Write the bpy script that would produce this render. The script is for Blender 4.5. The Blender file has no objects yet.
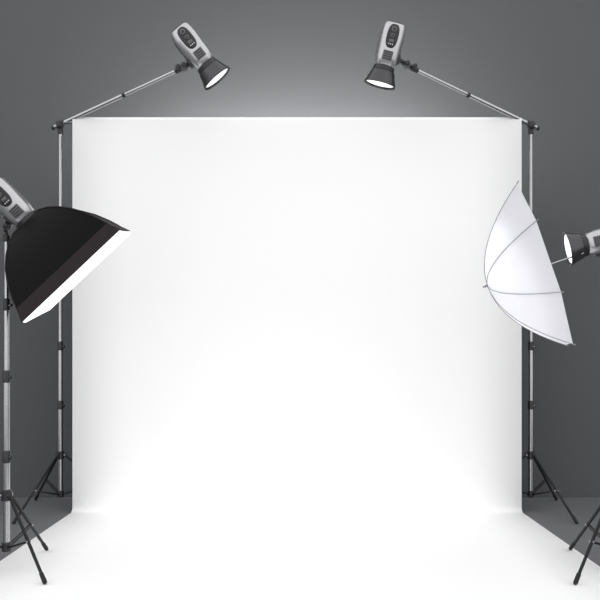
import bpy, bmesh, math
from mathutils import Vector, Matrix

scene = bpy.context.scene
scene.view_settings.view_transform = 'Standard'
scene.view_settings.look = 'None'

# ------------------------------------------------------------------ materials
def pmat(name, col, rough=0.5, metal=0.0, noise=0.0, nscale=20.0, spec=0.5, emit=None, estr=0.0, stretch=None):
    m = bpy.data.materials.new(name); m.use_nodes = True
    nt = m.node_tree; b = nt.nodes['Principled BSDF']
    b.inputs['Base Color'].default_value = (*col, 1)
    b.inputs['Roughness'].default_value = rough
    b.inputs['Metallic'].default_value = metal
    b.inputs['Specular IOR Level'].default_value = spec
    if noise > 0:
        tc = nt.nodes.new('ShaderNodeTexCoord')
        mp = nt.nodes.new('ShaderNodeMapping')
        if stretch: mp.inputs['Scale'].default_value = stretch
        n = nt.nodes.new('ShaderNodeTexNoise'); n.inputs['Scale'].default_value = nscale
        r = nt.nodes.new('ShaderNodeMapRange')
        r.inputs['To Min'].default_value = 1 - noise; r.inputs['To Max'].default_value = 1 + noise
        mx = nt.nodes.new('ShaderNodeVectorMath'); mx.operation = 'SCALE'
        mx.inputs[0].default_value = col
        nt.links.new(tc.outputs['Object'], mp.inputs['Vector'])
        nt.links.new(mp.outputs['Vector'], n.inputs['Vector'])
        nt.links.new(n.outputs['Fac'], r.inputs['Value'])
        nt.links.new(r.outputs['Result'], mx.inputs['Scale'])
        nt.links.new(mx.outputs['Vector'], b.inputs['Base Color'])
    if emit:
        b.inputs['Emission Color'].default_value = (*emit, 1)
        b.inputs['Emission Strength'].default_value = estr
    return m

WALL = pmat('painted_grey_wall', (0.098, 0.100, 0.104), 0.9, noise=0.015, nscale=3, spec=0.1)
FLOOR = pmat('grey_studio_floor', (0.14, 0.142, 0.148), 0.7, noise=0.03, nscale=6, spec=0.2)
PAPER = pmat('seamless_white_paper', (0.94, 0.94, 0.942), 0.85, noise=0.003, nscale=5, spec=0.1)
CHROME = pmat('brushed_chrome', (0.44, 0.44, 0.45), 0.25, 1.0, noise=0.05, nscale=40)
SILVER = pmat('silver_housing', (0.48, 0.48, 0.49), 0.28, 0.8, noise=0.04, nscale=30)
DARK = pmat('dark_plastic', (0.014, 0.014, 0.016), 0.38, 0.0, noise=0.1, nscale=30)
GREY = pmat('grey_plastic', (0.12, 0.12, 0.125), 0.4, 0.2, noise=0.05)
GUN = pmat('gunmetal_reflector', (0.075, 0.075, 0.08), 0.28, 0.8, noise=0.05)
BLACK = pmat('black_leg_metal', (0.009, 0.009, 0.010), 0.4, 0.0, noise=0.1, spec=.3)
FABRIC = pmat('black_softbox_fabric', (0.003, 0.0026, 0.003), 0.55, noise=0.1, nscale=60, spec=0.12)
RIM = pmat('softbox_rim_fabric', (0.022, 0.016, 0.018), 0.7, noise=0.1, nscale=80, spec=0.2)
GLOW = pmat('lit_diffuser', (0.9, 0.9, 0.9), 0.6, emit=(1, 1, 1), estr=0.8)
LAMPGLOW = pmat('lit_lamp_glass', (0.9, 0.9, 0.9), 0.4, emit=(1, 1, 1), estr=0.8)
RIB = pmat('umbrella_rib_metal', (0.30, 0.30, 0.32), 0.4, 0.6, noise=0.05)

UMB = bpy.data.materials.new('translucent_umbrella_cloth'); UMB.use_nodes = True
nt = UMB.node_tree
for n in list(nt.nodes): nt.nodes.remove(n)
o = nt.nodes.new('ShaderNodeOutputMaterial'); mix = nt.nodes.new('ShaderNodeMixShader')
d = nt.nodes.new('ShaderNodeBsdfDiffuse'); t = nt.nodes.new('ShaderNodeBsdfTranslucent')
nz = nt.nodes.new('ShaderNodeTexNoise'); nz.inputs['Scale'].default_value = 8
cr = nt.nodes.new('ShaderNodeValToRGB')
cr.color_ramp.elements[0].color = (0.90, 0.90, 0.945, 1); cr.color_ramp.elements[1].color = (0.92, 0.92, 0.96, 1)
nt.links.new(nz.outputs['Fac'], cr.inputs['Fac'])
nt.links.new(cr.outputs['Color'], d.inputs['Color']); nt.links.new(cr.outputs['Color'], t.inputs['Color'])
mix.inputs['Fac'].default_value = 0.4
nt.links.new(d.outputs[0], mix.inputs[1]); nt.links.new(t.outputs[0], mix.inputs[2]); nt.links.new(mix.outputs[0], o.inputs[0])

# ------------------------------------------------------------------ mesh helper
def frame(axis, up=None):
    a = Vector(axis).normalized()
    if up is None: up = Vector((0, 0, 1)) if abs(a.z) < 0.95 else Vector((0, 1, 0))
    u = (Vector(up) - a * a.dot(Vector(up))).normalized()
    w = a.cross(u)
    return a, u, w

class Builder:
    def __init__(self): self.bm = bmesh.new(); self.mats = []
    def mi(self, m):
        if m not in self.mats: self.mats.append(m)
        return self.mats.index(m)
    def merge(self, tmp, mat):
        i = self.mi(mat)
        for f in tmp.faces: f.material_index = i; f.smooth = True
        bmesh.ops.recalc_face_normals(tmp, faces=tmp.faces)
        me = bpy.data.meshes.new('tmp'); tmp.to_mesh(me); tmp.free()
        self.bm.from_mesh(me); bpy.data.meshes.remove(me)
    def lathe(self, origin, axis, prof, mat, seg=32, up=None, power=2.0, sq=(1, 1)):
        a, u, w = frame(axis, up); o = Vector(origin); t = bmesh.new(); rings = []
        for (s, r) in prof:
            ring = []
            for k in range(seg):
                th = 2 * math.pi * k / seg; c, sn = math.cos(th), math.sin(th)
                if power != 2.0:
                    q = (abs(c) ** power + abs(sn) ** power) ** (-1 / power); c *= q; sn *= q
                ring.append(t.verts.new(o + a * s + u * (r * c * sq[0]) + w * (r * sn * sq[1])))
            rings.append(ring)
        for i in range(len(rings) - 1):
            for k in range(seg):
                t.faces.new((rings[i][k], rings[i][(k + 1) % seg], rings[i + 1][(k + 1) % seg], rings[i + 1][k]))
        if prof[0][1] > 1e-6: t.faces.new(rings[0][::-1])
        if prof[-1][1] > 1e-6: t.faces.new(rings[-1])
        bmesh.ops.remove_doubles(t, verts=t.verts, dist=1e-6)
        self.merge(t, mat)
    def tube(self, p0, p1, r, mat, r1=None, seg=20):
        p0 = Vector(p0); p1 = Vector(p1); L = (p1 - p0).length
        self.lathe(p0, p1 - p0, [(0, r), (L, r if r1 is None else r1)], mat, seg)
    def box(self, c, a, u, size, mat, bevel=0.003):
        a, u, w = frame(a, u); t = bmesh.new()
        bmesh.ops.create_cube(t, size=1)
        M = Matrix((( a.x*size[0], u.x*size[1], w.x*size[2], c[0]), (a.y*size[0], u.y*size[1], w.y*size[2], c[1]),
                    (a.z*size[0], u.z*size[1], w.z*size[2], c[2]), (0, 0, 0, 1)))
        bmesh.ops.transform(t, matrix=M, verts=t.verts)
        if bevel > 0: bmesh.ops.bevel(t, geom=list(t.edges), offset=bevel, segments=3, affect='EDGES', profile=0.5)
        self.merge(t, mat)
    def beam(self, p0, p1, wid, thick, mat, up=None, bevel=0.002):
        p0 = Vector(p0); p1 = Vector(p1); d = p1 - p0
        if up is None: up = Vector((0, 0, 1)) if abs(d.normalized().z) < 0.95 else Vector((0, 1, 0))
        self.box((p0 + p1) / 2, d, up, (d.length, wid, thick), mat, bevel)
    def done(self, name, parent=None, sharp=0.6):
        for e in self.bm.edges:
            if len(e.link_faces) == 2 and e.calc_face_angle(0) > sharp: e.smooth = False
        me = bpy.data.meshes.new(name); self.bm.to_mesh(me); self.bm.free()
        for m in self.mats: me.materials.append(m)
        ob = bpy.data.objects.new(name, me); scene.collection.objects.link(ob)
        if parent:
            ob.parent = parent; ob.matrix_parent_inverse = Matrix.Translation(parent.location).inverted()
        return ob

def empty(name, loc):
    e = bpy.data.objects.new(name, None); e.location = loc; e.empty_display_size = 0.1
    scene.collection.objects.link(e); return e

# ------------------------------------------------------------------ room
WALL_Y = 5.55
b = Builder(); b.box((0, WALL_Y + 0.05, 2.5), (1, 0, 0), (0, 0, 1), (16, 5.0, 0.1), WALL, 0); b.done('wall_back')
b = Builder(); b.box((0, 0.6, -0.05), (1, 0, 0), (0, 1, 0), (16, 10.0, 0.1), FLOOR, 0); b.done('floor')

# ------------------------------------------------------------------ paper backdrop (hangs over crossbar, sweeps to floor)
XL, XR = -1.52, 1.48
BAR_Y, BAR_Z, BR = 5.04, 2.618, 0.030
prof = [(BAR_Y + BR, BAR_Z - 0.14), (BAR_Y + BR, BAR_Z - 0.07)]
for i in range(0, 13):
    th = math.pi * i / 12; prof.append((BAR_Y + BR * math.cos(th), BAR_Z + BR * math.sin(th)))
PY = BAR_Y - BR
R = 0.04; T = 0.004
for i in range(1, 16): prof.append((PY, BAR_Z + (R + T - BAR_Z) * i / 15))
for i in range(1, 17):
    th = math.pi / 2 * i / 16; prof.append((PY - R + R * math.cos(th), T + R - R * math.sin(th)))
for i in range(1, 15): prof.append((PY - R - i * 0.24, T))
bm = bmesh.new(); cols = []
for (y, z) in prof:
    cols.append([bm.verts.new((XL + (XR - XL) * k / 8, y, z)) for k in range(9)])
for i in range(len(cols) - 1):
    for k in range(8):
        f = bm.faces.new((cols[i][k], cols[i][k + 1], cols[i + 1][k + 1], cols[i + 1][k])); f.smooth = True
me = bpy.data.meshes.new('paper_backdrop'); bm.to_mesh(me); bm.free(); me.materials.append(PAPER)
bd = bpy.data.objects.new('paper_backdrop', me); scene.collection.objects.link(bd)
sm = bd.modifiers.new('thickness', 'SOLIDIFY'); sm.thickness = 0.003; sm.offset = 0

# ------------------------------------------------------------------ light stands
def light_stand(x, y, spider, top, r_legs, angles, joints, fz=0.0, boom=None, rad=0.0165, name='light_stand'):
    root = empty(name, (x, y, fz))
    P = lambda z: Vector((x, y, z))
    b = Builder()
    zs = [0.10 + fz] + joints + [top]
    for i in range(len(zs) - 1):
        r = rad * (1 - 0.11 * i)
        b.tube(P(zs[i]), P(zs[i + 1]), r, CHROME)
    b.done('pole', root)
    b = Builder()
    for i, z in enumerate(joints):
        r = rad * (1 - 0.11 * i)
        b.lathe(P(z - 0.035), (0, 0, 1), [(0, r + .001), (0.004, r + .004), (0.055, r + .004), (0.06, r + .001)], DARK)
        b.tube(P(z - 0.01) + Vector((0, 0, 0)), P(z - 0.01) + Vector((0.030, -0.012, 0)), 0.005, CHROME)
        b.lathe(P(z - 0.01) + Vector((0.022, -0.009, 0)), (0.94, -0.34, 0), [(0, .005), (0.003, .009), (0.009, .009), (0.011, .006)], DARK, 16)
    b.lathe(P(top - 0.02), (0, 0, 1), [(0, rad * .8), (0.003, rad * 1.1), (0.03, rad * 1.1), (0.034, rad * .7), (0.05, rad * .6)], DARK)
    b.done('collars', root)
    b = Builder()
    b.lathe(P(spider - 0.03), (0, 0, 1), [(0, rad + .003), (0.004, rad + .009), (0.05, rad + .009), (0.056, rad + .002)], DARK)
    b.lathe(P(0.085 + fz), (0, 0, 1), [(0, rad * .6), (0.006, rad + .006), (0.045, rad + .006), (0.05, rad)], DARK)
    for i, ang in enumerate(angles):
        dx, dy = math.cos(math.radians(ang)), math.sin(math.radians(ang))
        side = Vector((-dy, dx, 0)); out = Vector((dx, dy, 0))
        hinge = P(spider) + out * 0.028
        foot = Vector((x, y, fz + 0.012)) + out * r_legs
        b.box(P(spider) + out * 0.024, out, (0, 0, 1), (0.03, 0.028, 0.022), DARK, .003)
        b.tube(hinge - side * .014, hinge + side * .014, .005, CHROME, seg=12)
        b.beam(hinge, foot, 0.014, 0.011, BLACK, up=out, bevel=.002)
        d = (foot - hinge).normalized()
        b.lathe(foot - d * 0.05, d, [(0, .007), (.004, .010), (.05, .011), (.0585, .008)], BLACK, 16)
        mid = hinge.lerp(foot, 0.55); low = P(0.11 + fz) + out * 0.02
        for sgn in (-1, 1):
            b.beam(low + side * .008 * sgn, mid + side * .008 * sgn, 0.009, 0.003, BLACK, up=(0, 0, 1), bevel=.0008)
        b.tube(mid - side * .012, mid + side * .012, .005, CHROME, seg=12)
    b.done('tripod_legs', root)
    if boom:
        piv, end = Vector(boom[0]), Vector(boom[1])
        d = (end - piv).normalized()
        b = Builder()
        tail = piv - d * 0.05
        b.tube(tail, piv.lerp(end, 0.55), 0.0145, CHROME)
        b.tube(piv.lerp(end, 0.5), end, 0.0120, CHROME)
        b.done('boom_arm', root)
        b = Builder()
        b.lathe(piv.lerp(end, 0.54), d, [(0, .0135), (.004, .0165), (.02, .0165), (.024, .012)], DARK)
        b.lathe(tail - d * .015, d, [(0, .010), (.003, .016), (.022, .016), (.025, .013)], DARK)
        b.lathe(piv + Vector((0, -0.03, 0)), (0, 1, 0), [(0, .012), (.005, .022), (.05, .022), (.055, .012)], DARK)
        b.beam(P(top - 0.04), P(top + 0.03), .034, .03, DARK, bevel=.004)
        b.lathe(end - d * .03, d, [(0, .012), (.003, .017), (.05, .017), (.055, .012)], DARK)
        b.tube(end + Vector((0, -.01, 0)), end + Vector((0, -.045, 0.0)), .005, CHROME)
        b.lathe(end + Vector((0, -.04, 0)), (0, -1, 0), [(0, .008), (.004, .016), (.014, .016), (.018, .01)], DARK, 16)
        b.done('boom_clamps', root)
    return root

ENDL = (-0.765, 4.75, 2.860); ENDR = (0.722, 4.75, 2.864)
light_stand(-1.626, 5.09, 0.376, 2.59, 0.45, (250, 10, 130), [0.72, 1.12, 1.95], boom=((-1.62, 5.06, 2.608), ENDL), name='boom_light_stand')
light_stand(1.567, 5.09, 0.376, 2.59, 0.45, (-70, 50, 170), [0.72, 1.12, 1.95], boom=((1.56, 5.06, 2.605), ENDR), name='boom_light_stand')
FZ = 0.0055
light_stand(-1.428, 3.65, 0.37, 1.62, 0.36, (-42, 78, 198), [0.56, 0.95, 1.3], fz=FZ, rad=.016)
light_stand(1.525, 3.65, 0.37, 1.47, 0.37, (222, 102, -18), [0.56, 0.95, 1.25], fz=FZ, rad=.016)

# crossbar carrying the paper
root = empty('backdrop_crossbar', (0, BAR_Y, BAR_Z))
b = Builder(); b.tube((-1.60, BAR_Y, BAR_Z), (1.54, BAR_Y, BAR_Z), 0.0125, CHROME); b.done('bar', root)
b = Builder()
for s, xx in ((-1, -1.585), (1, 1.525)):
    b.lathe((xx, BAR_Y, BAR_Z), (s, 0, 0), [(0, .013), (.003, .016), (.012, .016), (.015, .013)], DARK)
b.done('end_clamps', root)

# ------------------------------------------------------------------ strobe heads
def strobe(c, axis, s, mount, reflector=True):
    c = Vector(c); a = Vector(axis).normalized()
    a, u, w = frame(a, (0, -1, 0))       # u = control-panel side
    Q = lambda p, q=0, r=0: c + a * p * s + u * q * s + w * r * s
    root = empty('studio_strobe', tuple(c))
    b = Builder()
    b.lathe(c, a, [(x * s, r * s) for x, r in [(-.282, .0), (-.282, .048), (-.276, .064), (-.258, .073), (-.20, .078), (-.12, .074), (-.06, .073), (-.02, .067), (-.008, .058), (0, .054)]],
            SILVER, 48, up=u, power=3.4)
    b.done('housing', root)
    b = Builder()
    b.lathe(c, a, [(x * s, r * s) for x, r in [(-.288, 0), (-.288, .042), (-.284, .048), (-.276, .050)]], DARK, 40, up=u, power=3.6)
    b.lathe(Q(-.190, .070, 0), u, [(0, .038 * s), (.008 * s, .038 * s), (.012 * s, .034 * s), (.012 * s, 0)], DARK, 40, up=a, sq=(1.95, 1.0), power=2.8)
    b.box(Q(-.070, .071, 0), a, u, (.060 * s, .010 * s, .066 * s), GREY, .004 * s)
    for k in range(4):
        b.box(Q(-.090 + .0135 * k, .076, 0), a, u, (.006 * s, .004 * s, .054 * s), DARK, .001 * s)
    for r in (-1, 1):
        b.box(Q(-.15, .0, r * .073), a, u, (.17 * s, .045 * s, .010 * s), GREY, .004 * s)
        for k in range(5):
            b.box(Q(-.21 + .028 * k, .0, r * .078), a, u, (.012 * s, .034 * s, .004 * s), DARK, .001 * s)
    b.done('control_panel', root)
    b = Builder()
    for (p, r, rr) in ((-.232, 0.0, .017), (-.192, 0.0, .014)):
        b.lathe(Q(p, .078, r), u, [(0, rr * s), (.009 * s, rr * s), (.012 * s, rr * .8 * s)], GREY, 24)
        b.lathe(Q(p, .088, r), u, [(0, rr * .6 * s), (.003 * s, rr * .55 * s)], DARK, 24)
    b.box(Q(-.160, .082, .0), a, u, (.018 * s, .004 * s, .030 * s), GREY, .0015 * s)
    for k in (-1, 0, 1):
        b.lathe(Q(-.138, .081, k * .013), u, [(0, .004 * s), (.004 * s, .004 * s)], SILVER, 12)
    b.done('dials', root)
    b = Builder()
    b.lathe(c, a, [(x * s, r * s) for x, r in [(-.012, .060), (-.010, .069), (.012, .073), (.03, .073), (.033, .064)]], DARK, 40)
    b.done('mount_ring', root)
    if reflector:
        b = Builder()
        b.lathe(c, a, [(x * s, r * s) for x, r in [(.018, .0), (.018, .072), (.024, .080), (.05, .086), (.08, .098), (.100, .107), (.106, .108), (.108, .105), (.102, .101), (.075, .088), (.04, .066), (.04, 0)]], GUN, 56)
        b.done('reflector', root)
        b = Builder()
        b.lathe(c, a, [(x * s, r * s) for x, r in [(.062, 0), (.062, .078), (.090, .094), (.096, .092), (.101, .055), (.103, .0)]], LAMPGLOW, 48)
        b.done('lamp_glass', root)
    m = Vector(mount)
    att = c - a * (.075 * s)
    side = w if (m - att).dot(w) > 0 else -w
    att = att + side * (.076 * s)
    b = Builder()
    b.box(att, a, side, (.06 * s, .022 * s, .05 * s), DARK, .004 * s)
    b.beam(att, m, .034 * s, .026 * s, DARK, up=u, bevel=.004 * s)
    k = att.lerp(m, .55)
    b.lathe(k - u * .024 * s, u, [(0, .016 * s), (.004 * s, .024 * s), (.046 * s, .024 * s), (.05 * s, .016 * s)], GREY, 28)
    b.tube(k, k + u * .05 * s, .006 * s, CHROME)
    b.lathe(k + u * .044 * s, u, [(0, .008 * s), (.004 * s, .017 * s), (.014 * s, .017 * s), (.018 * s, .010 * s)], DARK, 20)
    b.done('tilt_bracket', root)
    return root

A_AX = Vector((0.63, 0.14, -0.76)); B_AX = Vector((-0.25, 0.17, -0.96))
C_AX = Vector((-0.97, 0.15, -0.22)); D_AX = Vector((0.68, 0.215, -0.72)).normalized()
strobe((-.583, 4.70, 2.866), A_AX, .97, ENDL)
strobe((.526, 4.70, 2.848), B_AX, .95, ENDR)
strobe((1.385, 3.65, 1.585), C_AX, .79, (1.525, 3.65, 1.50))

# ------------------------------------------------------------------ softbox
F = Vector((-1.073, 3.65, 1.453))
a = D_AX; bdir = Vector((0.73, 0, 0.68)); a, bdir, cdir = frame(a, bdir)
strobe(F - a * .335, a, .82, (-1.428, 3.65, 1.655), reflector=False)
root = empty('softbox', tuple(F))
def sq_ring(t, s, h, pinch=0.0, n=8):
    pts = []
    for (c0, c1) in (((1, 1), (-1, 1)), ((-1, 1), (-1, -1)), ((-1, -1), (1, -1)), ((1, -1), (1, 1))):
        for k in range(n):
            f = k / n; q = 1 - pinch * (4 * f * (1 - f))
            px = (c0[0] * (1 - f) + c1[0] * f); py = (c0[1] * (1 - f) + c1[1] * f)
            if c0[0] == c1[0]: px *= q
            else: py *= q
            pts.append(t.verts.new(F + a * s + bdir * px * h + cdir * py * h))
    return pts
def loft(prof, mat, name, cap=True, pinch=.04):
    t = bmesh.new(); rs = [sq_ring(t, s, h, pinch if 0.08 < h else 0) for s, h in prof]
    for i in range(len(rs) - 1):
        n = len(rs[i])
        for k in range(n): t.faces.new((rs[i][k], rs[i][(k + 1) % n], rs[i + 1][(k + 1) % n], rs[i + 1][k]))
    if cap: t.faces.new(rs[0]); t.faces.new(rs[-1])
    bb = Builder(); bb.merge(t, mat); return bb.done(name, root, .5)
H = .90
sp = [(s * .92, h * H) for s, h in [(-.362, .056), (-.355, .086), (-.33, .133), (-.29, .179), (-.24, .222), (-.18, .260), (-.11, .291), (-.055, .310)]]
loft(sp, FABRIC, 'fabric_shell')
loft([(-.056, .311*H), (-.03, .322*H), (0.004, .337*H), (.006, .333*H), (-.006, .325*H)], RIM, 'front_rim', pinch=0.012)
loft([(-.03, .318*H), (0.0, .330*H), (0.012, .331*H), (0.018, .324*H)], GLOW, 'diffuser', pinch=0.012)
b = Builder()
b.lathe(F - a * .352, a, [(0, .045), (.004, .062), (.03, .066), (.035, .05)], DARK, 40)
for s1, s2 in ((1, 1), (1, -1), (-1, 1), (-1, -1)):
    for i in range(len(sp) - 1):
        p = [F + a * s + (bdir * s1 + cdir * s2) * (h + .001) for s, h in (sp[i], sp[i + 1])]
        b.tube(p[0], p[1], .0035, RIM, seg=10)
b.done('speed_ring_and_rods', root)

# ------------------------------------------------------------------ photography umbrella
G = Vector((1.180, 3.65, 1.478))
ua = Vector((-.95, .24, -.32)).normalized()
ua, uu, uw = frame(ua, Vector((-.32, 0, .95)))
UR, UH = .43, .272
root = empty('photography_umbrella', tuple(G))
NR, SUB, RADN = 8, 8, 14
PH = math.radians(18)
if uw.y > 0: uw = -uw
def upt(r, th):
    f = ((th) / (2 * math.pi / NR)) % 1.0
    sag = 4 * f * (1 - f)
    rr = r * (1 - .085 * sag * r)
    h = UH * (1 - (r ** 2.0)) - 0.012 * sag * math.sin(math.pi * min(r, 1))
    ang = th + PH
    return G + ua * h + (uu * math.cos(ang) + uw * math.sin(ang)) * rr * UR
t = bmesh.new(); top = t.verts.new(upt(0, 0)); rings = []
N = NR * SUB
for i in range(1, RADN + 1):
    rings.append([t.verts.new(upt(i / RADN, 2 * math.pi * k / N)) for k in range(N)])
for k in range(N): t.faces.new((top, rings[0][k], rings[0][(k + 1) % N]))
for i in range(RADN - 1):
    for k in range(N): t.faces.new((rings[i][k], rings[i + 1][k], rings[i + 1][(k + 1) % N], rings[i][(k + 1) % N]))
bb = Builder(); bb.merge(t, UMB); bb.done('canopy', root, .9)
b = Builder()
for k in range(NR):
    th = 2 * math.pi * k / NR
    pts = [upt(i / RADN, th) + ua * .001 for i in range(RADN + 1)]
    for i in range(RADN): b.tube(pts[i], pts[i + 1], .0018, RIB, seg=8)
    d = (pts[-1] - pts[-2]).normalized()
    b.tube(pts[-1], pts[-1] + d * .014, .0030, RIB, r1=.002, seg=10)
    b.tube(upt(.5, th) - ua * .004, G + ua * .06, .0015, RIB, seg=8)
b.done('ribs', root)
b = Builder()
b.lathe(G + ua * (UH - .004), ua, [(0, .011), (.006, .011), (.01, .006), (.028, .004), (.03, 0)], RIB, 20)
b.tube(G + ua * UH, G - ua * .20, .0042, CHROME, seg=14)
b.lathe(G + ua * .05, ua, [(0, .006), (.003, .010), (.022, .010), (.025, .006)], DARK, 16)
b.done('shaft', root)

# ------------------------------------------------------------------ lighting
def area(name, loc, target, size, energy, sy=None, spread=math.pi):
    l = bpy.data.lights.new(name, 'AREA'); l.energy = energy; l.size = size
    if sy: l.shape = 'RECTANGLE'; l.size_y = sy
    l.spread = spread
    ob = bpy.data.objects.new(name, l); ob.location = loc
    ob.rotation_euler = (Vector(target) - Vector(loc)).to_track_quat('-Z', 'Y').to_euler()
    scene.collection.objects.link(ob); return ob
def spot(name, loc, target, energy, ang, blend=1.0, rad=.1):
    l = bpy.data.lights.new(name, 'SPOT'); l.energy = energy; l.spot_size = math.radians(ang); l.spot_blend = blend; l.shadow_soft_size = rad
    ob = bpy.data.objects.new(name, l); ob.location = loc
    ob.rotation_euler = (Vector(target) - Vector(loc)).to_track_quat('-Z', 'Y').to_euler()
    scene.collection.objects.link(ob); return ob

# added light hidden behind the paper, for the wall glow; its spill shows above the backdrop
area('added_wall_glow', (0, 5.14, 2.10), (0, 5.55, 3.0), 1.9, 58, sy=.08)
spot('added_centre_glow', (0, -3.0, 2.3), (0, 5.0, 1.2), 110, 19, 1.0, .4)  # unseen spot added behind the camera to brighten the middle of the backdrop
cA = C_AX.normalized()
spot('umbrella_strobe_light', tuple(Vector((1.385, 3.65, 1.585)) + cA * .095), tuple(G + ua * .1), 5.0, 120, .5, .03)

w = bpy.data.worlds.new('studio_ambient'); scene.world = w; w.use_nodes = True
nt = w.node_tree; bg = nt.nodes['Background']
tc = nt.nodes.new('ShaderNodeTexCoord'); sx = nt.nodes.new('ShaderNodeSeparateXYZ')
ab = nt.nodes.new('ShaderNodeMath'); ab.operation = 'ABSOLUTE'
rp = nt.nodes.new('ShaderNodeValToRGB')
e = rp.color_ramp.elements
e[0].position = 0.0; e[0].color = (.88, .88, .88, 1)
e[1].position = 1.0; e[1].color = (.35, .35, .36, 1)
x = e.new(.35); x.color = (.90, .90, .90, 1); x = e.new(.78); x.color = (1.0, 1.0, 1.0, 1); x = e.new(.94); x.color = (.6, .6, .61, 1)
nt.links.new(tc.outputs['Generated'], sx.inputs[0]); nt.links.new(sx.outputs['X'], ab.inputs[0])
nt.links.new(ab.outputs[0], rp.inputs[0]); nt.links.new(rp.outputs[0], bg.inputs['Color'])
bg.inputs['Strength'].default_value = 1.46

# ------------------------------------------------------------------ camera
cam = bpy.data.cameras.new('camera'); cam.lens = 45; cam.sensor_width = 36; cam.shift_y = 0.095
co = bpy.data.objects.new('camera', cam); co.location = (0, 0, 1.04); co.rotation_euler = (math.radians(90), 0, 0)
scene.collection.objects.link(co); scene.camera = co
